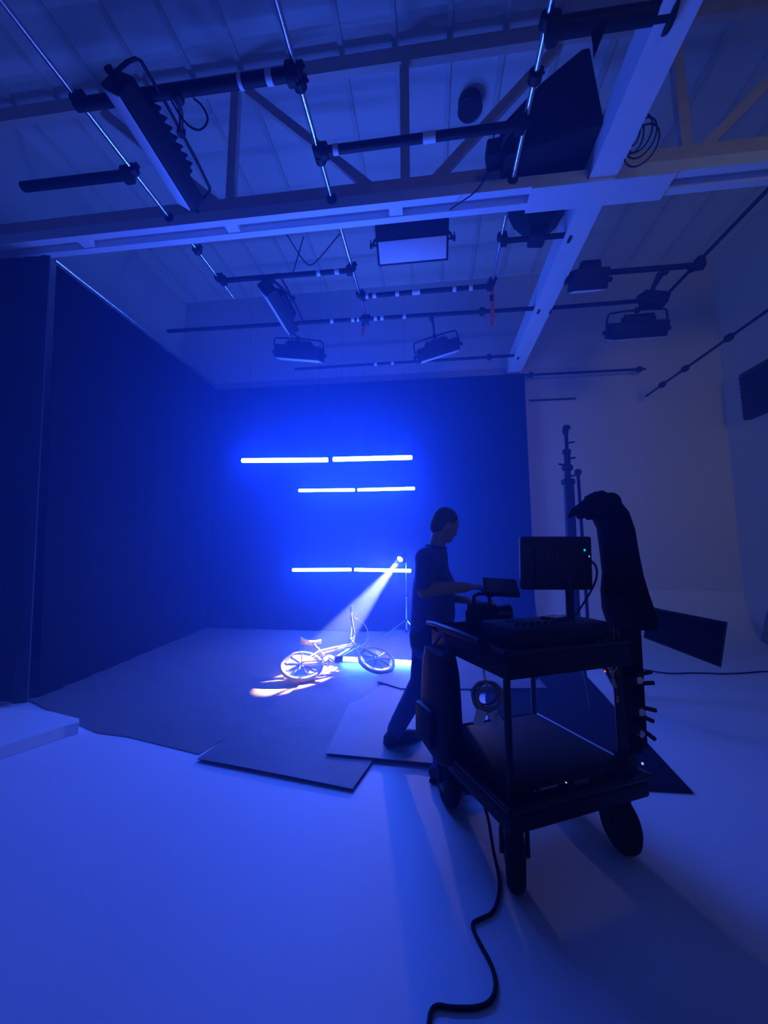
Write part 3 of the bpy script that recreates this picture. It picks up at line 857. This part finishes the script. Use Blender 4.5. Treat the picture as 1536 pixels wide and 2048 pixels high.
cm = thing('video_camera', (.30, 2.47, 1.0), 'black video camera on the cart\'s tray below the person\'s hand', 'camera')
G().box((.30, 2.47, 1.085), (.15, .12, .15), rot(0, 0, .2), bev=.012).build('body', 'black', cm)
G().box((.235, 2.44, 1.06), (.05, .10, .12), rot(0, 0, .2), bev=.01).build('battery', 'black', cm)
G().lathe((.37, 2.48, 1.10), (1, .2, 0), [(.035, 0), (.045, .01), (.045, .05), (.052, .06), (.052, .10), (.046, .105), (.02, .10)], 20).build('lens', 'blackm', cm)
G().path([(.25, 2.45, 1.16), (.255, 2.45, 1.215), (.345, 2.475, 1.215), (.35, 2.475, 1.16)], 0.011, 8, 1).build('top_handle', 'black', cm)
G().lathe((.36, 2.44, 1.165), (.3, -1, 0), [(.014, 0), (.016, .01), (.012, .02)], 10).build('focus_knob', 'steel', cm)
G().box((.30, 2.47, 1.006), (.20, .16, .012), rot(0, 0, .2)).build('base_plate', 'black', cm, smooth=0)
vm = thing('field_monitor', (.40, 2.48, 1.2), 'small dark monitor tilted above the camera at the person\'s hand', 'monitor')
FR = rot(0.75, .06, .12)
G().box((.415, 2.47, 1.255), (.21, .13, .03), FR, bev=.008).build('back_shell', 'black', vm)
G().box(V(.415, 2.47, 1.255) + FR @ V(0, 0, .016), (.19, .11, .003), FR).build('screen', 'screen', vm, smooth=0)
G().path([(.41, 2.475, 1.24), (.37, 2.47, 1.205), (.33, 2.47, 1.20)], 0.009, 8).build('mount_arm', 'blackm', vm)
# cloth hood draped over the mast
rings = [(1.815, .96, 1.05, .05), (1.785, .90, 1.11, .13), (1.70, .92, 1.165, .17), (1.60, .965, 1.19, .18), (1.47, .975, 1.20, .19), (1.34, .98, 1.215, .19), (1.24, .965, 1.235, .20), (1.14, .965, 1.26, .21), (1.07, .98, 1.27, .20), (1.045, 1.0, 1.255, .18)]
vs_, fs = [], []
n = 32
for j, (z, x0, x1, dy) in enumerate(rings):
    z, x0, x1 = 1.45 + (z - 1.45) * .96, x0 * .96, (x1 - .03) * .96
    for i in range(n):
        a = 2 * PI * i / n
        wob = 1 + (0.06 + .05 * j / 9) * math.sin(5 * a + j * .25) * min(1, j / 3)
        vs_.append(V((x0 + x1) / 2 + (x1 - x0) / 2 * math.cos(a) * (1 + (wob - 1) * .35), 2.30 + dy / 2 * math.sin(a) * wob, z + .008 * math.sin(3 * a)))
fs = [(j * n + i, j * n + (i + 1) % n, (j + 1) * n + (i + 1) % n, (j + 1) * n + i) for j in range(len(rings) - 1) for i in range(n)] + [tuple(range(n)), tuple(range((len(rings) - 1) * n, len(rings) * n))]
hc = thing('draped_cloth', (1.08, 2.4, 1.05), 'black cloth draped hood-like over the mast on the cart', 'cloth')
G().add(vs_, fs).build('main_fall', 'drape', hc, smooth=70)
G().sheet(lambda u, v: (.965 + .14 * u + .03 * v * (1 - 1.6 * u), 2.275 + .02 * math.sin(9 * u) - .02 * v, 1.075 - .62 * v - .01 * math.sin(5 * u)), 10, 10, (0, .05, 0)).build('hanging_end', 'drape', hc, smooth=60)
# grip arm, flag
fl = thing('black_flag', (1.5, 2.75, .9), 'dark rectangular flag held out beside the draped cloth', 'flag')
fp = [V(1.46, 2.98, .885), V(1.50, 2.98, 1.085), V(1.735, 2.60, 1.05), V(1.68, 2.60, .80)]
fn_ = (fp[1] - fp[0]).cross(fp[2] - fp[0]).normalized()
G().prism(fp, fn_ * .012).build('cloth_panel', 'drape', fl, smooth=0)
G().path(fp + [fp[0]], 0.007, 8).build('wire_frame', 'black', fl)
G().path([fp[1], V(1.36, 2.6, 1.12), K(1.13, .02, 1.12)], 0.010, 8).build('grip_arm', 'black', fl)
G().lathe(V(1.25, 2.42, 1.09), (0, 1, 0), [(.03, 0), (.035, .01), (.035, .05), (.03, .06)], 12).build('grip_head', 'black', fl)
# clamps on the mast side
for k, (z, an, lab) in enumerate(((.80, .15, 'topmost black spring clamp on the cart\'s outer post'), (.66, -.3, 'middle black spring clamp on the cart\'s outer post'), (.57, -.75, 'lowest black spring clamp on the cart\'s outer post, tips pointing down'))):
    b = K(1.13, .0, z) + V(.035, 0, 0)
    t = thing('spring_clamp', b, lab, 'clamp', 'spring clamps on the cart post')
    d = V(math.cos(an), 0.05, math.sin(an))
    up = V(-math.sin(an), 0, math.cos(an))
    for s in (-1, 1):
        G().path([b - d * .03 + up * s * .012, b + d * .05 + up * s * .022, b + d * .115 + up * s * .028], 0.011, 8).build('jaw_handle', 'black', t)
    G().lathe(b + d * .04 - V(0, .02, 0), (0, 1, 0), [(.018, 0), (.018, .04)], 12).build('spring', 'steel', t)
    G().lathe(b - V(0, 0, .02), (0, 0, 1), [(.032, 0), (.034, .02), (.032, .04)], 12).build('jaw_pad', 'rubber', t)
# cable hank with paper tags below the tray
hk = thing('cable_hank', K(-.02, .4, .62), 'hank of cable with pale paper tags hanging below the cart\'s tray', 'cable')
hc0 = V(.275, 2.12, .73)
g = G()
for i in range(7):
    g.tor(hc0 + V(.012 * math.sin(2 * i), .012 * (i - 3), .01 * math.cos(3 * i)), (.25 * math.sin(i), 1, .2 * math.cos(2 * i)), .058 + .006 * (i % 3), .006, 28, 6)
g.build('coil', 'bag', hk)
G().path([hc0 + V(0, 0, .05), hc0 + V(-.02, .01, .12), hc0 + V(0, .02, .18)], .006, 6, 2).build('hanging_cord', 'tape', hk)
for dx, an in ((-.045, .35), (.03, -.45)):
    G().box(hc0 + V(dx, -.035, -.085), (.05, .004, .075), rot(0.1, an, .1)).build('paper_tag', 'tape', hk, smooth=0)
# bags on the near side
bg = thing('shoulder_bag', K(-.17, .75, .42), 'tall black bag hanging on the cart\'s side in front of the person\'s leg', 'bag')
bc = K(-.14, .86, .0)
bp = []
rr = [(.33, .055, .13), (.36, .075, .16), (.50, .08, .165), (.66, .075, .16), (.80, .07, .15), (.90, .055, .13)]
vs_ = []
for z, ra, rb in rr:
    for i in range(20):
        a = 2 * PI * i / 20
        ca, sa = math.cos(a), math.sin(a)
        vs_.append(bc + CA * (ra * math.copysign(abs(ca) ** .6, ca)) + CB_ * (rb * math.copysign(abs(sa) ** .6, sa)) + V(0, 0, z + .01 * math.sin(3 * a)))
fs = [(j * 20 + i, j * 20 + (i + 1) % 20, (j + 1) * 20 + (i + 1) % 20, (j + 1) * 20 + i) for j in range(len(rr) - 1) for i in range(20)] + [tuple(range(20)), tuple(range(100, 120))]
G().add(vs_, fs).build('sack', 'black', bg, smooth=60)
G().path([bc + CB_ * .1 + V(0, 0, .88), bc + CA * .03 + V(0, 0, 1.02), bc - CB_ * .1 + V(0, 0, .88)], .010, 8, 2).build('strap', 'trouser', bg)
G().box(bc - CA * .085 + CB_ * .02 + V(0, 0, .50), (.05, .20, .20), CR, bev=.018).build('side_pocket', 'black', bg)
# power cable on the floor
G().path([K(-.08, .45, .33), (.268, 2.20, .15), (.28, 2.12, .02), (.285, 2.0, .008), (.275, 1.90, .008), (.235, 1.79, .008), (.17, 1.755, .008), (.135, 1.73, .008), (.155, 1.67, .008), (.20, 1.57, .008), (.195, 1.49, .008), (.15, 1.445, .008), (.05, 1.43, .008), (-.01, 1.435, .008), (-.03, 1.39, .008), (-.03, 1.1, .008)], 0.0075, 8, 2).build('power_cable', 'rubber', loc=(.2, 1.7, 0), label='black power cable snaking from the cart towards the camera', category='cable')
G().path([(2.45, 5.75, .008), (2.62, 5.5, .008), (2.85, 5.32, .008), (3.2, 5.42, .008), (3.6, 5.40, .008), (4.3, 5.66, .008), (5.2, 5.5, .008)], 0.010, 8, 2).build('floor_cable', 'rubber', loc=(3.4, 5.5, 0), label='dark cable lying on the white floor below the flag', category='cable')

# crank stand behind the cart
cs = thing('crank_stand', (1.52, 4.5, 0), 'tall dark crank stand with knobs behind the cart', 'light stand')
cp = V(1.52, 4.5, 0)
G().cyl(cp + V(0, 0, .25), cp + V(.01, 0, 2.28), .055, n=16).build('lower_mast', 'black', cs)
G().cyl(cp + V(0, 0, 2.2), cp + V(.01, 0, 2.62), .035, n=14).build('middle_mast', 'black', cs)
G().cyl(cp + V(.01, 0, 2.55), cp + V(.01, 0, 2.86), .018, .022, n=12).build('top_pin', 'black', cs)
for z, r in ((2.26, .075), (2.42, .06), (2.60, .045), (2.84, .034)):
    G().lathe(cp + V(.005, 0, z - .03), (0, 0, 1), [(r * .8, 0), (r, .01), (r, .05), (r * .8, .06)], 14).build('collar', 'black', cs)
for z, s in ((2.45, -1), (2.52, 1), (2.32, 1), (2.70, 1)):
    G().path([cp + V(0, 0, z), cp + V(s * .09, -.02, z + .01)], .010, 6).build('tee_knob', 'black', cs)
G().sph(cp + V(.02, 0, 2.885), .035, (1.3, .6, .9), nu=12, nv=8).build('receiver', 'black', cs)
G().cyl(cp + V(.135, 0, .4), cp + V(.115, 0, 2.36), .017, n=10).build('guide_rod', 'black', cs)
G().lathe(cp + V(.115, 0, 2.34), (0, 0, 1), [(.03, 0), (.036, .01), (.036, .05), (.02, .06)], 10).build('rod_cap', 'black', cs)
for a in (.4, .4 + 2.094, .4 + 4.189):
    d = V(math.cos(a), math.sin(a), 0)
    G().path([cp + V(0, 0, .75) + d * .05, cp + d * .48 + V(0, 0, .018)], .018, 8).build('leg', 'black', cs)
    G().path([cp + V(0, 0, .28) + d * .05, cp + d * .33 + V(0, 0, .24)], .012, 8).build('brace', 'black', cs)
# board leaning on the right wall
lbd = thing('leaning_board', (XR - .2, 5.6, 0), 'low grey board leaning along the right-hand wall', 'board')
G().prism([(XR - .22, 7.35, 0.0), (XR - .06, 7.35, .55), (XR - .025, 7.35, .55), (XR - .185, 7.35, 0.0)], (0, -3.6, 0)).build('panel', 'grey', lbd, smooth=0)
for yy in (6.9, 5.5, 4.1):
    G().box((XR - .09, yy, .27), (.03, .07, .5), rot(0, .28, 0)).build('batten', 'grey', lbd, smooth=0)

# ------------------------------------------------------------------ person
def fused(name, parts, m, parent, voxel, smooth_it=4):
    """parts: ('cap', p, q, r0, r1) tapered capsules or ('ell', c, radii, R): fused into ONE continuous surface"""
    g = G()
    for q in parts:
        if q[0] == 'cap':
            _, a, b, r0, r1 = q
            a, b = V(a), V(b)
            g.sph(a, r0, nu=16, nv=10)
            g.sph(b, r1, nu=16, nv=10)
            g.cyl(a, b, r0, r1, n=16)
        else:
            g.sph(q[1], 1.0, q[2], q[3] if len(q) > 3 else None, nu=20, nv=14)
    ob = g.build(name, m, parent, smooth=0)
    md = ob.modifiers.new('fuse', 'REMESH')
    md.mode = 'VOXEL'
    md.voxel_size = voxel
    ms = ob.modifiers.new('soften', 'SMOOTH')
    ms.iterations = smooth_it
    ms.factor = 0.5
    dg = bpy.context.evaluated_depsgraph_get()
    me = bpy.data.meshes.new_from_object(ob.evaluated_get(dg))
    ob.modifiers.clear()
    old = ob.data
    ob.data = me
    bpy.data.meshes.remove(old)
    me.shade_smooth()
    if not me.materials:
        me.materials.append(MT[m])
    return ob


fused('brim_fold', [('cap', (1.0, 2.30, 1.745), (.88, 2.29, 1.725), .055, .045), ('cap', (.88, 2.29, 1.725), (.80, 2.285, 1.69), .045, .024), ('cap', (.80, 2.285, 1.69), (.765, 2.28, 1.66), .024, .010), ('cap', (.95, 2.27, 1.73), (.86, 2.25, 1.66), .05, .022), ('cap', (.93, 2.33, 1.73), (.85, 2.35, 1.67), .05, .02)], 'drape', hc, .008, 4)

pe = thing('person', (-0.05, 2.9, 0), 'person in blue T-shirt leaning over the cart, hand on the small monitor', 'person')
hipc = V(-0.015, 2.88, 0.94)
chest = V(0.005, 2.84, 1.27)
neck = V(0.035, 2.83, 1.50)
rsh, lsh = V(-0.035, 2.68, 1.425), V(0.03, 2.99, 1.425)
rel, rwr = V(-0.045, 2.60, 1.225), V(0.205, 2.575, 1.245)
lel, lwr = V(0.04, 3.02, 1.15), V(0.26, 2.86, 1.13)
rhip, lhip = V(0.0, 2.80, .93), V(-0.03, 2.96, .93)
rkn, ran = V(0.09, 2.72, .50), V(0.06, 2.70, .09)
lkn, lan = V(-0.085, 3.02, .52), V(-0.285, 3.10, .10)
HR = rot(0, 0, .35) @ rot(0, .38, 0)      # bowed, turned a little away
hd = V(0.095, 2.83, 1.655)


def H(x, y, z):
    return hd + HR @ (V(x, y, z) * .93)


def hand(wr, dirv, side, palm_n, curl):
    """palm, four fingers with two bends each and a thumb leaving the palm's side"""
    d = V(dirv).normalized()
    pn = V(palm_n)
    pn = (pn - d * pn.dot(d)).normalized()
    sd_ = d.cross(pn) * side
    out = [('ell', wr + d * .045, (.047, .037, .017), basis(d, sd_, pn)), ('cap', wr, wr + d * .03, .024, .026)]
    for k, (off, L) in enumerate(((.030, .072), (.010, .080), (-.010, .075), (-.029, .058))):
        b = wr + d * .082 + sd_ * off
        c1 = curl * (.8 + .1 * k)
        d1 = (d * math.cos(c1) + pn * math.sin(c1)).normalized()
        d2 = (d * math.cos(2.0 * c1) + pn * math.sin(2.0 * c1)).normalized()
        d3 = (d * math.cos(2.8 * c1) + pn * math.sin(2.8 * c1)).normalized()
        p1 = b + d1 * L * .45
        p2 = p1 + d2 * L * .32
        p3 = p2 + d3 * L * .23
        out += [('cap', b - d * .03, b, .010, .0095), ('cap', b, p1, .0092, .0085), ('cap', p1, p2, .0085, .0078), ('cap', p2, p3, .0078, .0068)]
    tb_ = wr + d * .02 + sd_ * .03
    t1 = tb_ + (d * .75 + sd_ * .55 + pn * .25).normalized() * .042
    t2 = t1 + (d * .95 + sd_ * .15 + pn * .35).normalized() * .034
    out += [('cap', wr + d * .02 + sd_ * .01, tb_, .018, .014), ('cap', tb_, t1, .0125, .011), ('cap', t1, t2, .011, .009)]
    return out


body = [
    ('ell', H(0.005, 0, .02), (.096, .074, .112), HR), ('ell', H(.035, 0, -.055), (.062, .055, .062), HR), ('ell', H(.066, 0, -.092), (.026, .028, .018), HR),
    ('ell', H(.098, 0, -.015), (.022, .013, .020), HR), ('cap', H(.090, 0, .02), H(.103, 0, -.012), .010, .013), ('cap', H(.084, -.035, .032), H(.084, .035, .032), .014, .014),
    ('cap', H(.088, -.016, -.056), H(.088, .016, -.056), .010, .010), ('ell', H(.0, -.076, -.005), (.020, .010, .034), HR), ('ell', H(.0, .076, -.005), (.020, .010, .034), HR),
    ('cap', neck - V(.01, 0, .04), H(-.012, 0, -.06), .062, .056),
    ('cap', hipc, chest, .105, .115), ('cap', chest + V(0, -.06, .06), chest + V(0, .07, .06), .10, .10), ('cap', rsh, lsh, .062, .062), ('cap', chest, neck - V(0, 0, .05), .10, .07),
    ('cap', rsh, rel, .050, .042), ('cap', rel, rwr, .054, .034), ('cap', lsh, lel, .050, .042), ('cap', lel, lwr, .043, .029),
    ('cap', rhip, rkn, .080, .056), ('cap', rkn, ran, .055, .038), ('cap', lhip, lkn, .080, .056), ('cap', lkn, lan, .055, .038),
    ('cap', ran - V(.03, 0, .04), ran + V(.14, -.04, -.05), .036, .026), ('cap', lan + V(-.03, -.02, -.04), lan + V(.12, .09, -.05), .036, .026),
]
body += hand(rwr, (1, -.02, .05), 1, (0.1, .25, -.95), .38)
body += hand(lwr, (.9, -.35, -.05), -1, (0.1, -.2, -.95), .42)
fused('body', body, 'skin', pe, 0.0055, 3)
eyes = G()
for s in (-1, 1):
    eyes.sph(H(.085, s * .031, .012), .0115, nu=12, nv=8)
eyes.build('eyes', 'tape', pe)
fused('hair', [('ell', H(-.010, 0, .045), (.098, .079, .098), HR), ('ell', H(-.045, 0, .0), (.066, .072, .082), HR)], 'hair', pe, .008, 3)
rsl, lsl = rsh.lerp(rel, .86), lsh.lerp(lel, .86)
fused('shirt', [
    ('cap', hipc + V(.01, -.01, -.02), chest + V(.01, 0, -.04), .155, .152), ('cap', hipc + V(.05, -.03, .10), chest + V(.03, -.02, -.06), .130, .122), ('cap', chest + V(0, -.06, .05), chest + V(0, .08, .05), .125, .125),
    ('cap', rsh + V(0, .01, 0), lsh - V(0, .01, 0), .080, .080), ('cap', chest, neck - V(.0, 0, .055), .12, .085), ('cap', rsh, rsl, .072, .070), ('cap', lsh, lsl, .072, .070),
    ('cap', hipc + V(-.01, 0, -.10), hipc + V(.02, 0, .1), .140, .135)], 'shirt', pe, .011, 5)
G().tor(neck + V(0, 0, .008), (.15, 0, 1), .070, .010, 28, 8).build('collar', 'shirt', pe)
fused('trousers', [
    ('cap', hipc + V(-.02, -.03, -.06), hipc + V(-.02, .03, -.06), .130, .130), ('cap', rhip, rkn, .105, .082), ('cap', rkn, ran + V(0, 0, .03), .080, .072), ('cap', lhip, lkn, .110, .085), ('cap', lkn, lan + V(.0, 0, .04), .083, .066)],
    'trouser', pe, .011, 5)
for nm, an_, dv in (('r', ran, V(.97, -.25, 0)), ('l', lan, V(.83, .55, 0))):
    dv = dv.normalized()
    base = V(an_.x, an_.y, 0)
    zz = .037 if nm == 'l' else 0.004
    sh = fused('shoe', [('cap', base - dv * .055 + V(0, 0, .048 + zz), base + dv * .10 + V(0, 0, .044 + zz), .046, .044), ('cap', base + dv * .10 + V(0, 0, .042 + zz), base + dv * .175 + V(0, 0, .034 + zz), .046, .033), ('cap', base - dv * .03 + V(0, 0, .06 + zz), base + V(0, 0, .115 + zz), .05, .048)], 'shoe', pe, .009, 4)
    G().box(base + dv * .058 + V(0, 0, .010 + zz), (.29, .095, .018), basis(dv, V(-dv.y, dv.x, 0), V(0, 0, 1)), bev=.008).build('sole', 'rubber', sh)
# ------------------------------------------------------------------ haze
def haze(name, x0, x1, y0, y1, z0, z1, m, label):
    o = G().box(((x0 + x1) / 2, (y0 + y1) / 2, (z0 + z1) / 2), (x1 - x0, y1 - y0, z1 - z0)).build(name, m, loc=((x0 + x1) / 2, (y0 + y1) / 2, z0), smooth=0, label=label, category='haze', kind='stuff')
    return o


MT['haze_far'] = haze_mat('stage_haze', HAZE_FAR, 0.3)
MT['haze_near'] = haze_mat('thin_haze', HAZE_NEAR, 0.3)
MT['haze_back'] = haze_mat('dense_haze', HAZE_BACK, 0.3, 0.72)
haze('haze', XL + .01, XR - .01, 5.31, YB - .01, 0.001, ZC - .15, 'haze_back', 'dense blue-lit haze around the farther light tubes and the backdrop')
haze('haze', XL + .01, XR - .01, 1.75, 5.30, 0.001, ZC - .15, 'haze_far', 'blue-lit stage haze over the bicycle and the person')
haze('haze', XL + .01, XR - .01, -2.0, 1.74, 0.001, ZC - .15, 'haze_near', 'thin haze hanging in front of the set')
